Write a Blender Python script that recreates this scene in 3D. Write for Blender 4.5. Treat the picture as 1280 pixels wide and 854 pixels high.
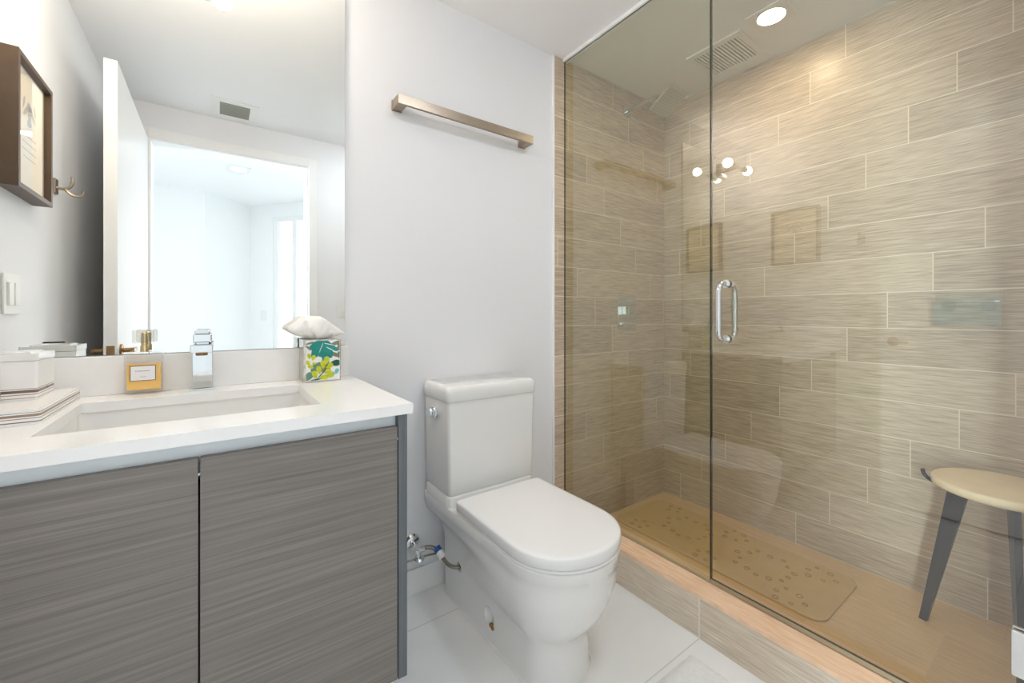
import bpy, bmesh, math, random
from mathutils import Vector, Matrix
random.seed(7)
for o in list(bpy.data.objects): bpy.data.objects.remove(o)
SC = bpy.context.scene
COL = SC.collection
PI = math.pi

# ------------------------------------------------------------------ camera, world, lights
cam_d = bpy.data.cameras.new('camera'); cam = bpy.data.objects.new('camera', cam_d); COL.objects.link(cam)
cam.location = (0, 0, 1.1); cam.rotation_euler = (PI/2, 0, -0.62)
cam_d.sensor_width = 36.0; cam_d.lens = 516.84/1280*36.0
cam_d.shift_y = -32.8/1280; cam_d.clip_start = 0.02
SC.camera = cam

W = bpy.data.worlds.new('world'); SC.world = W; W.use_nodes = True
W.node_tree.nodes['Background'].inputs[0].default_value = (0.95, 0.97, 1.0, 1)
W.node_tree.nodes['Background'].inputs[1].default_value = 1.0

SC.view_settings.view_transform = 'Standard'
SC.view_settings.look = 'None'
SC.view_settings.exposure = 0.85
SC.view_settings.gamma = 1.0
SC.view_settings.use_curve_mapping = False
SC.cycles.use_denoising = True
SC.cycles.max_bounces = 14; SC.cycles.diffuse_bounces = 7; SC.cycles.glossy_bounces = 7
SC.cycles.transmission_bounces = 10; SC.cycles.transparent_max_bounces = 24
SC.cycles.caustics_reflective = True; SC.cycles.caustics_refractive = False
SC.cycles.blur_glossy = 0.5; SC.cycles.sample_clamp_indirect = 6.0

def area(name, loc, target, sx, sy, power, col, spread=180):
    d = bpy.data.lights.new(name, 'AREA'); d.shape = 'RECTANGLE'; d.size = sx; d.size_y = sy
    d.energy = power; d.color = col; d.spread = math.radians(spread)
    o = bpy.data.objects.new(name, d); COL.objects.link(o); o.location = loc
    o.rotation_euler = (Vector(target)-Vector(loc)).to_track_quat('-Z', 'Y').to_euler()
    return o
DAY = (1.0, 0.97, 0.95)
# daylight pouring through the two bedroom windows (the panels stand in the window openings)
area('daylight_window_right', (1.45, -1.75, 1.25), (0.1, -0.25, 1.15), 1.5, 2.1, 5.0, DAY, 60)
area('daylight_window_left', (-1.95, -0.885, 1.25), (0.40, -0.25, 1.15), 0.62, 1.9, 20, (0.78, 0.91, 1.0), 60)
BULB_STRENGTH = 110.0
FILL_LAMP_STRENGTH = 18.0  # glow of the added, unseen fill lamp
DOWNLIGHT_STRENGTH = 56.0
HALL_LIGHT_STRENGTH = 6.0

# ------------------------------------------------------------------ materials
def lin(c):
    r = []
    for v in c[:3]:
        v = v/255.0
        r.append(v/12.92 if v <= 0.04045 else ((v+0.055)/1.055)**2.4)
    return (r[0], r[1], r[2], 1)

def pbr(name, col, rough=0.5, metal=0.0, var=0.0, vscale=6.0, spec=0.5, trans=0.0, ior=1.45, coat=0.0, emis=None, es=0.0, bump=0.0, bscale=200.0):
    m = bpy.data.materials.new(name); m.use_nodes = True
    nt = m.node_tree; b = nt.nodes['Principled BSDF']
    c = lin(col)
    b.inputs['Base Color'].default_value = c
    b.inputs['Roughness'].default_value = rough; b.inputs['Metallic'].default_value = metal
    b.inputs['Specular IOR Level'].default_value = spec
    b.inputs['Transmission Weight'].default_value = trans; b.inputs['IOR'].default_value = ior
    b.inputs['Coat Weight'].default_value = coat; b.inputs['Coat Roughness'].default_value = 0.03
    if emis: b.inputs['Emission Color'].default_value = lin(emis); b.inputs['Emission Strength'].default_value = es
    tc = None
    if var or bump:
        tc = nt.nodes.new('ShaderNodeTexCoord')
    if var:
        n = nt.nodes.new('ShaderNodeTexNoise'); n.inputs['Scale'].default_value = vscale; n.inputs['Detail'].default_value = 4
        nt.links.new(tc.outputs['Object'], n.inputs['Vector'])
        r = nt.nodes.new('ShaderNodeValToRGB')
        r.color_ramp.elements[0].position = 0.3; r.color_ramp.elements[1].position = 0.7
        r.color_ramp.elements[0].color = tuple(min(1, v*(1-var)) for v in c[:3])+(1,)
        r.color_ramp.elements[1].color = tuple(min(1, v*(1+var)) for v in c[:3])+(1,)
        nt.links.new(n.outputs['Fac'], r.inputs['Fac']); nt.links.new(r.outputs['Color'], b.inputs['Base Color'])
    if bump:
        n2 = nt.nodes.new('ShaderNodeTexNoise'); n2.inputs['Scale'].default_value = bscale; n2.inputs['Detail'].default_value = 3
        nt.links.new(tc.outputs['Object'], n2.inputs['Vector'])
        bp = nt.nodes.new('ShaderNodeBump'); bp.inputs['Strength'].default_value = bump; bp.inputs['Distance'].default_value = 0.002
        nt.links.new(n2.outputs['Fac'], bp.inputs['Height']); nt.links.new(bp.outputs['Normal'], b.inputs['Normal'])
    return m

def glow(name, col, strength):
    m = bpy.data.materials.new(name); m.use_nodes = True; nt = m.node_tree
    nt.nodes.clear()
    e = nt.nodes.new('ShaderNodeEmission'); e.inputs[0].default_value = lin(col); e.inputs[1].default_value = strength
    o = nt.nodes.new('ShaderNodeOutputMaterial'); nt.links.new(e.outputs[0], o.inputs[0])
    return m

def thin_glass(name, tint, ior=1.5, gain=1.0, rough=0.0):
    """clear sheet: transparent with a Fresnel reflection on the side the ray enters by"""
    m = bpy.data.materials.new(name); m.use_nodes = True; nt = m.node_tree; nt.nodes.clear()
    t = nt.nodes.new('ShaderNodeBsdfTransparent'); t.inputs[0].default_value = tint+(1,)
    g = nt.nodes.new('ShaderNodeBsdfGlossy'); g.inputs['Roughness'].default_value = rough; g.inputs[0].default_value = (1, 1, 1, 1)
    f = nt.nodes.new('ShaderNodeFresnel'); f.inputs[0].default_value = ior
    ge = nt.nodes.new('ShaderNodeNewGeometry')
    inv = nt.nodes.new('ShaderNodeMath'); inv.operation = 'SUBTRACT'; inv.inputs[0].default_value = 1; nt.links.new(ge.outputs['Backfacing'], inv.inputs[1])
    a = nt.nodes.new('ShaderNodeMath'); a.operation = 'MULTIPLY'; nt.links.new(f.outputs[0], a.inputs[0]); nt.links.new(inv.outputs[0], a.inputs[1])
    k = nt.nodes.new('ShaderNodeMath'); k.operation = 'MULTIPLY'; k.use_clamp = True; k.inputs[1].default_value = gain; nt.links.new(a.outputs[0], k.inputs[0])
    mx = nt.nodes.new('ShaderNodeMixShader'); nt.links.new(k.outputs[0], mx.inputs[0]); nt.links.new(t.outputs[0], mx.inputs[1]); nt.links.new(g.outputs[0], mx.inputs[2])
    o = nt.nodes.new('ShaderNodeOutputMaterial'); nt.links.new(mx.outputs[0], o.inputs[0])
    return m

def mnode(nt, op, a, b=None, c=None, clamp=False):
    n = nt.nodes.new('ShaderNodeMath'); n.operation = op; n.use_clamp = clamp
    for i, v in enumerate((a, b, c)):
        if v is None: continue
        if isinstance(v, (int, float)): n.inputs[i].default_value = v
        else: nt.links.new(v, n.inputs[i])
    return n.outputs[0]

def tile_mat(name, u_ax, v_ax, u0, v0, dark, light, grout, L=0.608, Hh=0.1494, step=0.1345, top_row=15, rough=0.35, gw=0.0016, su=13.0, sv=340.0):
    """linen-streaked porcelain tile with staggered joints"""
    m = bpy.data.materials.new(name); m.use_nodes = True; nt = m.node_tree; b = nt.nodes['Principled BSDF']
    tc = nt.nodes.new('ShaderNodeTexCoord'); sp = nt.nodes.new('ShaderNodeSeparateXYZ'); nt.links.new(tc.outputs['Object'], sp.inputs[0])
    u = sp.outputs[u_ax]; v = sp.outputs[v_ax]
    vr = mnode(nt, 'DIVIDE', mnode(nt, 'SUBTRACT', v, v0), Hh)
    row = mnode(nt, 'FLOOR', vr)
    sh = mnode(nt, 'MULTIPLY_ADD', row, step, u0-step*top_row)      # u0 + step*(row-top)
    tt = mnode(nt, 'DIVIDE', mnode(nt, 'SUBTRACT', u, sh), L)
    fu = mnode(nt, 'FRACT', tt); fv = mnode(nt, 'FRACT', vr)
    du = mnode(nt, 'MULTIPLY', mnode(nt, 'MINIMUM', fu, mnode(nt, 'SUBTRACT', 1, fu)), L)
    dv = mnode(nt, 'MULTIPLY', mnode(nt, 'MINIMUM', fv, mnode(nt, 'SUBTRACT', 1, fv)), Hh)
    d = mnode(nt, 'MINIMUM', du, mnode(nt, 'MULTIPLY', dv, 0.95))
    g = mnode(nt, 'LESS_THAN', d, gw)
    cid = nt.nodes.new('ShaderNodeCombineXYZ'); nt.links.new(mnode(nt, 'FLOOR', tt), cid.inputs[0]); nt.links.new(row, cid.inputs[1])
    wn = nt.nodes.new('ShaderNodeTexWhiteNoise'); nt.links.new(cid.outputs[0], wn.inputs['Vector'])
    def streak(a, c, det):
        cv = nt.nodes.new('ShaderNodeCombineXYZ')
        nt.links.new(mnode(nt, 'MULTIPLY', u, a), cv.inputs[0]); nt.links.new(mnode(nt, 'MULTIPLY', v, c), cv.inputs[1])
        nt.links.new(mnode(nt, 'MULTIPLY', wn.outputs['Value'], 13.0), cv.inputs[2])
        n = nt.nodes.new('ShaderNodeTexNoise'); n.inputs['Scale'].default_value = 1; n.inputs['Detail'].default_value = det
        nt.links.new(cv.outputs[0], n.inputs['Vector']); return n.outputs['Fac']
    s = mnode(nt, 'ADD', mnode(nt, 'MULTIPLY', streak(su, sv, 6), 0.70), mnode(nt, 'MULTIPLY', streak(su*0.5, sv*0.35, 4), 0.30))
    s = mnode(nt, 'ADD', s, mnode(nt, 'MULTIPLY', mnode(nt, 'SUBTRACT', wn.outputs['Value'], 0.5), 0.10))
    r = nt.nodes.new('ShaderNodeValToRGB'); r.color_ramp.elements[0].position = 0.37; r.color_ramp.elements[1].position = 0.63
    r.color_ramp.elements[0].color = lin(dark); r.color_ramp.elements[1].color = lin(light)
    nt.links.new(s, r.inputs['Fac'])
    mx = nt.nodes.new('ShaderNodeMix'); mx.data_type = 'RGBA'
    nt.links.new(g, mx.inputs[0]); nt.links.new(r.outputs['Color'], mx.inputs[6]); mx.inputs[7].default_value = lin(grout)
    nt.links.new(mx.outputs[2], b.inputs['Base Color'])
    b.inputs['Roughness'].default_value = rough
    bp = nt.nodes.new('ShaderNodeBump'); bp.inputs['Strength'].default_value = 0.25; bp.inputs['Distance'].default_value = 0.001
    nt.links.new(mnode(nt, 'ADD', s, mnode(nt, 'MULTIPLY', g, -1.0)), bp.inputs['Height']); nt.links.new(bp.outputs['Normal'], b.inputs['Normal'])
    return m

def grain_mat(name, dark, light, u_ax=0, v_ax=2, su=1.2, sv=60.0, rough=0.55, bump=0.35):
    """fine horizontal wood grain"""
    m = bpy.data.materials.new(name); m.use_nodes = True; nt = m.node_tree; b = nt.nodes['Principled BSDF']
    tc = nt.nodes.new('ShaderNodeTexCoord'); sp = nt.nodes.new('ShaderNodeSeparateXYZ'); nt.links.new(tc.outputs['Object'], sp.inputs[0])
    wob = nt.nodes.new('ShaderNodeTexNoise'); wob.inputs['Scale'].default_value = 2.0; wob.inputs['Detail'].default_value = 1; nt.links.new(tc.outputs['Object'], wob.inputs['Vector'])
    u = sp.outputs[u_ax]; v = mnode(nt, 'MULTIPLY_ADD', wob.outputs['Fac'], 0.008, sp.outputs[v_ax])
    def st(a, c, det):
        cv = nt.nodes.new('ShaderNodeCombineXYZ')
        nt.links.new(mnode(nt, 'MULTIPLY', u, a), cv.inputs[0]); nt.links.new(mnode(nt, 'MULTIPLY', v, c), cv.inputs[1])
        n = nt.nodes.new('ShaderNodeTexNoise'); n.inputs['Scale'].default_value = 1; n.inputs['Detail'].default_value = det
        nt.links.new(cv.outputs[0], n.inputs['Vector']); return n.outputs['Fac']
    s = mnode(nt, 'ADD', mnode(nt, 'MULTIPLY', st(su*3, sv*8, 3), 0.42), mnode(nt, 'MULTIPLY', st(su*2, sv*2.2, 4), 0.58))
    r = nt.nodes.new('ShaderNodeValToRGB'); r.color_ramp.elements[0].position = 0.34; r.color_ramp.elements[1].position = 0.62
    r.color_ramp.elements[0].color = lin(dark); r.color_ramp.elements[1].color = lin(light)
    nt.links.new(s, r.inputs['Fac']); nt.links.new(r.outputs['Color'], b.inputs['Base Color'])
    b.inputs['Roughness'].default_value = rough
    bp = nt.nodes.new('ShaderNodeBump'); bp.inputs['Strength'].default_value = bump; bp.inputs['Distance'].default_value = 0.001
    nt.links.new(s, bp.inputs['Height']); nt.links.new(bp.outputs['Normal'], b.inputs['Normal'])
    return m

def band_mat(name, base, bands, rough=0.2):
    """glazed ceramic with horizontal painted bands, given as (z0, z1, colour) in the object's own height"""
    m = bpy.data.materials.new(name); m.use_nodes = True; nt = m.node_tree; b = nt.nodes['Principled BSDF']
    tc = nt.nodes.new('ShaderNodeTexCoord'); sp = nt.nodes.new('ShaderNodeSeparateXYZ'); nt.links.new(tc.outputs['Object'], sp.inputs[0])
    prev = None
    for z0, z1, c in bands:
        k = mnode(nt, 'MULTIPLY', mnode(nt, 'GREATER_THAN', sp.outputs[2], z0), mnode(nt, 'LESS_THAN', sp.outputs[2], z1))
        mx = nt.nodes.new('ShaderNodeMix'); mx.data_type = 'RGBA'; nt.links.new(k, mx.inputs[0])
        if prev is None: mx.inputs[6].default_value = lin(base)
        else: nt.links.new(prev, mx.inputs[6])
        mx.inputs[7].default_value = lin(c); prev = mx.outputs[2]
    nt.links.new(prev, b.inputs['Base Color']); b.inputs['Roughness'].default_value = rough
    return m

def floor_mat():
    m = bpy.data.materials.new('white_floor_tile'); m.use_nodes = True; nt = m.node_tree; b = nt.nodes['Principled BSDF']
    tc = nt.nodes.new('ShaderNodeTexCoord'); sp = nt.nodes.new('ShaderNodeSeparateXYZ'); nt.links.new(tc.outputs['Object'], sp.inputs[0])
    fx = mnode(nt, 'FRACT', mnode(nt, 'DIVIDE', mnode(nt, 'ADD', sp.outputs[0], 5*1.21-0.13), 1.21))
    fy = mnode(nt, 'FRACT', mnode(nt, 'DIVIDE', mnode(nt, 'ADD', sp.outputs[1], 10*0.605-0.775), 0.605))
    dx = mnode(nt, 'MULTIPLY', mnode(nt, 'MINIMUM', fx, mnode(nt, 'SUBTRACT', 1, fx)), 1.21)
    dy = mnode(nt, 'MULTIPLY', mnode(nt, 'MINIMUM', fy, mnode(nt, 'SUBTRACT', 1, fy)), 0.605)
    g = mnode(nt, 'LESS_THAN', mnode(nt, 'MINIMUM', dx, dy), 0.0016)
    n = nt.nodes.new('ShaderNodeTexNoise'); n.inputs['Scale'].default_value = 2.2; n.inputs['Detail'].default_value = 6; n.inputs['Distortion'].default_value = 1.5
    nt.links.new(tc.outputs['Object'], n.inputs['Vector'])
    r = nt.nodes.new('ShaderNodeValToRGB'); r.color_ramp.elements[0].position = 0.3; r.color_ramp.elements[1].position = 0.7
    r.color_ramp.elements[0].color = lin((234, 234, 233)); r.color_ramp.elements[1].color = lin((243, 243, 242))
    nt.links.new(n.outputs['Fac'], r.inputs['Fac'])
    mx = nt.nodes.new('ShaderNodeMix'); mx.data_type = 'RGBA'; nt.links.new(g, mx.inputs[0])
    nt.links.new(r.outputs['Color'], mx.inputs[6]); mx.inputs[7].default_value = lin((205, 205, 203))
    nt.links.new(mx.outputs[2], b.inputs['Base Color']); b.inputs['Roughness'].default_value = 0.28
    return m

M = {}
M['wall'] = pbr('white_wall_paint', (230, 231, 234), 0.6, var=0.01, vscale=2, bump=0.05, bscale=300)
M['ceiling'] = pbr('white_ceiling_paint', (236, 236, 237), 0.7, var=0.01, vscale=2)
M['hall'] = pbr('white_hall_paint', (238, 240, 240), 0.6, var=0.01, vscale=2)
M['trim'] = pbr('white_trim_paint', (236, 236, 236), 0.35, var=0.01)
M['door'] = pbr('white_door_paint', (234, 235, 236), 0.3, var=0.01)
M['floor'] = floor_mat()
TD, TL, TG = (168, 150, 130), (214, 197, 176), (228, 218, 200)
M['tile_right'] = tile_mat('streaked_tile_right_wall', 1, 2, 0.632, 0.0, TD, TL, TG, step=-0.1345)
M['tile_back'] = tile_mat('streaked_tile_back_wall', 0, 2, 1.791, 0.0, TD, TL, TG, step=-0.1345)
M['tile_face'] = tile_mat('streaked_tile_curb_face', 1, 2, 0.775, -0.01, (194, 180, 162), (226, 215, 198), (236, 230, 218), Hh=0.3, step=0, top_row=0)
M['tile_top'] = tile_mat('streaked_tile_curb_top', 1, 0, 0.13, 1.2, (218, 178, 142), (242, 212, 182), (232, 204, 178), Hh=0.6, step=0, top_row=0, sv=260)
M['tile_floor'] = tile_mat('streaked_tile_shower_floor', 1, 0, 0.30, 1.17, (206, 172, 128), (230, 198, 154), (214, 184, 142), Hh=0.29, step=0.3, top_row=0, rough=0.5)
M['glass'] = thin_glass('green_tinted_glass', (0.952, 0.966, 0.942), 1.66, 1.9)
M['glass_fixed'] = thin_glass('greener_fixed_glass', (0.938, 0.966, 0.915), 1.66, 1.9)
M['glass_edge'] = pbr('dark_glass_edge', (46, 52, 40), 0.15)
M['clear'] = thin_glass('clear_plastic', (0.93, 0.95, 0.95), 1.45, 1.6, 0.05)
M['clear_bottle'] = thin_glass('clear_bottle_glass', (0.95, 0.95, 0.95), 1.45, 1.6)
M['picture_glass'] = thin_glass('picture_glass', (0.97, 0.97, 0.97), 1.5, 1.5)
M['mirror'] = pbr('mirror_silver', (243, 246, 245), 0.0, 1.0)
M['mirror_edge'] = pbr('mirror_ground_edge', (176, 186, 178), 0.3)
M['chrome'] = pbr('polished_chrome', (225, 228, 230), 0.06, 1.0)
M['nickel'] = pbr('brushed_nickel', (164, 150, 134), 0.32, 1.0, var=0.04, vscale=60)
M['satin'] = pbr('satin_grey_metal', (190, 190, 184), 0.35, 0.7)
M['bronze'] = pbr('aged_bronze', (150, 120, 84), 0.35, 1.0)
M['porcelain'] = pbr('white_porcelain', (233, 233, 231), 0.12, coat=0.5)
M['seat_plastic'] = pbr('white_seat_plastic', (236, 236, 236), 0.22)
M['quartz'] = pbr('white_quartz', (240, 240, 239), 0.15, var=0.01, vscale=40)
M['basin'] = pbr('white_basin_ceramic', (232, 232, 230), 0.12)
M['cab'] = grain_mat('grey_brown_wood_grain', (104, 99, 94), (132, 126, 120))
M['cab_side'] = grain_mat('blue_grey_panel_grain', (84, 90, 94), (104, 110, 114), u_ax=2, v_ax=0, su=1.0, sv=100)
M['cab_dark'] = pbr('dark_cabinet_inside', (70, 68, 66), 0.6, var=0.03)
M['channel'] = pbr('satin_aluminium_channel', (222, 230, 234), 0.3, 0.0, var=0.01)
M['white_plastic'] = pbr('white_plastic', (232, 232, 230), 0.35)
M['grey_slat'] = pbr('grey_vent_slat', (150, 150, 142), 0.5)
M['dark_gap'] = pbr('dark_vent_inside', (96, 96, 90), 0.8)
M['dark_rubber'] = pbr('dark_rubber', (40, 40, 40), 0.7)
M['bulb'] = glow('warm_bulb_glow', (255, 238, 216), BULB_STRENGTH)
M['downlight'] = glow('warm_downlight_glow', (255, 226, 186), DOWNLIGHT_STRENGTH)
M['fill_dome'] = glow('neutral_fill_glow', (236, 245, 255), FILL_LAMP_STRENGTH)
M['hall_light'] = glow('neutral_downlight_glow', (255, 250, 240), HALL_LIGHT_STRENGTH)
M['frame'] = pbr('dark_brown_frame_wood', (84, 66, 50), 0.4, var=0.08, vscale=30)
M['paper'] = pbr('cream_paper', (246, 226, 194), 0.8, var=0.03, vscale=8)
M['mat_board'] = pbr('pale_mat_board', (222, 218, 208), 0.8)
M['ink'] = pbr('grey_ink', (168, 156, 142), 0.8)
M['mat'] = pbr('tan_translucent_vinyl', (206, 172, 116), 0.45, var=0.05, vscale=10, coat=0.1)
M['mat_ring'] = pbr('darker_vinyl_suction_cup', (164, 126, 76), 0.5)
M['rug'] = pbr('white_cotton_pile', (238, 238, 236), 0.95, bump=0.8, bscale=260, var=0.04, vscale=120)
M['stool_wood'] = pbr('pale_cork_seat', (240, 220, 186), 0.5, var=0.05, vscale=14)
M['stool_leg'] = pbr('black_painted_metal', (24, 24, 26), 0.4, var=0.05)
M['liquid'] = pbr('amber_perfume', (255, 206, 112), 0.15)
M['frost'] = thin_glass('thick_clear_cap', (0.87, 0.86, 0.83), 1.5, 1.8)
M['label'] = pbr('white_paper_label', (236, 236, 238), 0.7)
M['label_edge'] = pbr('brown_label_border', (110, 66, 44), 0.7)
M['gold'] = pbr('pale_gold_metal', (206, 184, 140), 0.2, 1.0)
M['tissue'] = pbr('white_tissue_paper', (240, 240, 238), 0.9)
M['silver_side'] = pbr('silver_foil_side', (196, 192, 182), 0.22, 0.8, var=0.25, vscale=50)
M['teal'] = pbr('teal_leaf_print', (26, 140, 130), 0.5, var=0.2, vscale=60)
M['lime'] = pbr('lime_leaf_print', (196, 204, 40), 0.5, var=0.12, vscale=80)
M['green'] = pbr('dark_green_leaf_print', (24, 88, 70), 0.5)
M['sage'] = pbr('grey_green_leaf_print', (104, 140, 122), 0.5)
M['print_grey'] = pbr('warm_grey_leaf_print', (128, 128, 112), 0.5)
M['aqua'] = pbr('aqua_leaf_print', (112, 190, 186), 0.5)
M['blue_tag'] = pbr('blue_hose_tag', (28, 92, 172), 0.5)
M['braid'] = pbr('braided_steel_hose', (140, 136, 126), 0.35, 0.9, var=0.3, vscale=400)
M['rust'] = pbr('rust_stain', (150, 112, 60), 0.8, var=0.3, vscale=200)
M['seal'] = pbr('clear_vinyl_door_seal', (206, 190, 160), 0.3, trans=0.4)

# ------------------------------------------------------------------ mesh helpers
def new(): return bmesh.new()
def box(bm, x0, x1, y0, y1, z0, z1, bev=0.0, seg=2, mi=0):
    vs = [bm.verts.new((x, y, z)) for z in (z0, z1) for y in (y0, y1) for x in (x0, x1)]
    fs = [bm.faces.new([vs[i] for i in q]) for q in ((0, 2, 3, 1), (4, 5, 7, 6), (0, 1, 5, 4), (2, 6, 7, 3), (0, 4, 6, 2), (1, 3, 7, 5))]
    for f in fs: f.material_index = mi
    if bev > 0:
        es = list({e for f in fs for e in f.edges})
        r = bmesh.ops.bevel(bm, geom=es, offset=bev, segments=seg, profile=0.5, affect='EDGES')
        for f in r['faces']: f.material_index = mi
    return vs
def obb(bm, c, ax, ay, az, hx, hy, hz, bev=0.0, mi=0):
    """box with its own axes"""
    c = Vector(c); ax, ay, az = (Vector(a).normalized() for a in (ax, ay, az))
    vs = [bm.verts.new(c+ax*hx*sx+ay*hy*sy+az*hz*sz) for sz in (-1, 1) for sy in (-1, 1) for sx in (-1, 1)]
    fs = [bm.faces.new([vs[i] for i in q]) for q in ((0, 2, 3, 1), (4, 5, 7, 6), (0, 1, 5, 4), (2, 6, 7, 3), (0, 4, 6, 2), (1, 3, 7, 5))]
    for f in fs: f.material_index = mi
    if bev > 0:
        r = bmesh.ops.bevel(bm, geom=list({e for f in fs for e in f.edges}), offset=bev, segments=2, profile=0.5, affect='EDGES')
        for f in r['faces']: f.material_index = mi
def frame_of(d):
    d = d.normalized(); a = Vector((0, 0, 1)) if abs(d.z) < 0.9 else Vector((1, 0, 0))
    u = d.cross(a).normalized(); return u, d.cross(u).normalized()
def tube(bm, pts, r, seg=16, cap=True, mi=0):
    """round tube along points; r a number or one radius per point"""
    pts = [Vector(p) for p in pts]; n = len(pts); rs = r if isinstance(r, (list, tuple)) else [r]*n
    rings = []; u = None
    for i, p in enumerate(pts):
        d = (pts[min(i+1, n-1)]-pts[max(i-1, 0)]).normalized()
        if u is None: u, w = frame_of(d)
        else:
            u = (u-d*u.dot(d)).normalized(); w = d.cross(u).normalized()
        rings.append([bm.verts.new(p+(u*math.cos(a)+w*math.sin(a))*rs[i]) for a in (2*PI*k/seg for k in range(seg))])
    for a, b in zip(rings, rings[1:]):
        for k in range(seg):
            f = bm.faces.new((a[k], a[(k+1) % seg], b[(k+1) % seg], b[k])); f.material_index = mi; f.smooth = True
    if cap:
        for rg in (rings[0], rings[-1]):
            f = bm.faces.new(rg); f.material_index = mi
def loft(bm, rings, cap=True, smooth=True, mi=0):
    rv = [[bm.verts.new(p) for p in r] for r in rings]; n = len(rv[0])
    for a, b in zip(rv, rv[1:]):
        for k in range(n):
            f = bm.faces.new((a[k], a[(k+1) % n], b[(k+1) % n], b[k])); f.smooth = smooth; f.material_index = mi
    if cap:
        for r in (rv[0], rv[-1]):
            f = bm.faces.new(r); f.material_index = mi
    return rv
def lathe(bm, prof, c=(0, 0, 0), axis='z', seg=32, mi=0):
    """prof: (radius, height) list"""
    rings = []
    for r, h in prof:
        ring = []
        for k in range(seg):
            a = 2*PI*k/seg; p = (r*math.cos(a), r*math.sin(a), h)
            if axis == 'y': p = (p[0], p[2], p[1])
            if axis == 'x': p = (p[2], p[0], p[1])
            ring.append(Vector(c)+Vector(p))
        rings.append(ring)
    loft(bm, rings, mi=mi)
def prism(bm, poly, z0, z1, mi=0, plane='xy'):
    """extrude an outline; plane 'xz' puts it upright with depth along y, 'yz' along x"""
    def P(a, b, h): return (a, b, h) if plane == 'xy' else ((a, h, b) if plane == 'xz' else (h, a, b))
    lo = [bm.verts.new(P(a, b, z0)) for a, b in poly]; hi = [bm.verts.new(P(a, b, z1)) for a, b in poly]
    n = len(poly); fs = [bm.faces.new(lo[::-1]), bm.faces.new(hi)]
    for k in range(n): fs.append(bm.faces.new((lo[k], lo[(k+1) % n], hi[(k+1) % n], hi[k])))
    for f in fs: f.material_index = mi
    return fs
def rrect(x0, x1, y0, y1, r, n=6):
    out = []
    for cx, cy, a0 in ((x1-r, y1-r, 0), (x0+r, y1-r, PI/2), (x0+r, y0+r, PI), (x1-r, y0+r, 1.5*PI)):
        for k in range(n+1):
            a = a0+PI/2*k/n; out.append((cx+r*math.cos(a), cy+r*math.sin(a)))
    return out

def obj(name, bm, mats, parent=None, smooth=None, auto=35):
    bmesh.ops.recalc_face_normals(bm, faces=bm.faces)
    L = Vector((0, 0, 0))
    if parent:
        q = parent
        while q: L = L+q.location; q = q.parent
        bmesh.ops.translate(bm, verts=bm.verts, vec=-L)
    me = bpy.data.meshes.new(name); 
    if smooth:
        for f in bm.faces: f.smooth = True
        for e in bm.edges:
            if len(e.link_faces) == 2 and e.calc_face_angle(0) > math.radians(auto): e.smooth = False
    bm.to_mesh(me); bm.free()
    for m in (mats if isinstance(mats, (list, tuple)) else [mats]): me.materials.append(m)
    o = bpy.data.objects.new(name, me); COL.objects.link(o)
    if parent: o.parent = parent
    return o
def tag(o, label, cat, group=None):
    o['label'] = label; o['category'] = cat
    if group: o['group'] = group
    return o
def thing(name, label, cat, loc, group=None):
    o = bpy.data.objects.new(name, None); COL.objects.link(o); o.location = loc; o.empty_display_size = 0.05
    return tag(o, label, cat, group)
def single(name, bm, mats, loc, label, cat, smooth=None, auto=35, group=None):
    bmesh.ops.translate(bm, verts=bm.verts, vec=-Vector(loc))
    o = obj(name, bm, mats, None, smooth, auto); o.location = loc
    return tag(o, label, cat, group)
def struct(name, bm, mats, parent=None, smooth=None):
    o = obj(name, bm, mats, parent, smooth)
    if not parent: o['kind'] = 'structure'
    return o
def sbox(name, m, *a, bev=0.0):
    bm = new(); box(bm, *a, bev=bev); return struct(name, bm, m)
def part(name, parent, m, fn, smooth=None, auto=35, label=None):
    bm = new(); fn(bm); o = obj(name, bm, m, parent, smooth, auto)
    if label: o['label'] = label
    return o

# ------------------------------------------------------------------ main dimensions
Y = 1.5565; H = 2.39; XG = 1.43; XS = 2.267; XC = 1.336; XT = 1.3626; ZC = 0.15; ZK = 0.885; XL = -0.495; YO = -0.2165; YE = -0.006
T = 0.10
# ------------------------------------------------------------------ room shell
sbox('floor', M['floor'], XL-T, XC+0.02, YO-0.12, Y+T, -0.10, 0.0)
sbox('floor_shower', M['tile_floor'], 1.40, XS+T, YE-T, Y+T, -0.10, 0.0)
sbox('ceiling', M['ceiling'], XL-T, XS+T, YO-0.12, Y+T, H, H+0.1)
sbox('wall_back', M['wall'], XL-T, XS+T, Y, Y+T, -0.1, H)
sbox('wall_left', M['wall'], XL-T, XL, YO-0.12, Y, -0.1, H)
sbox('wall_right', M['tile_right'], XS, XS+T, YE, Y, -0.1, H)
sbox('wall_shower_back', M['tile_back'], XT, XS, Y-0.012, Y, 0.0, H)
sbox('wall_shower_end', M['tile_back'], XC, XS+T, YE-0.20, YE, -0.1, H)
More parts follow.
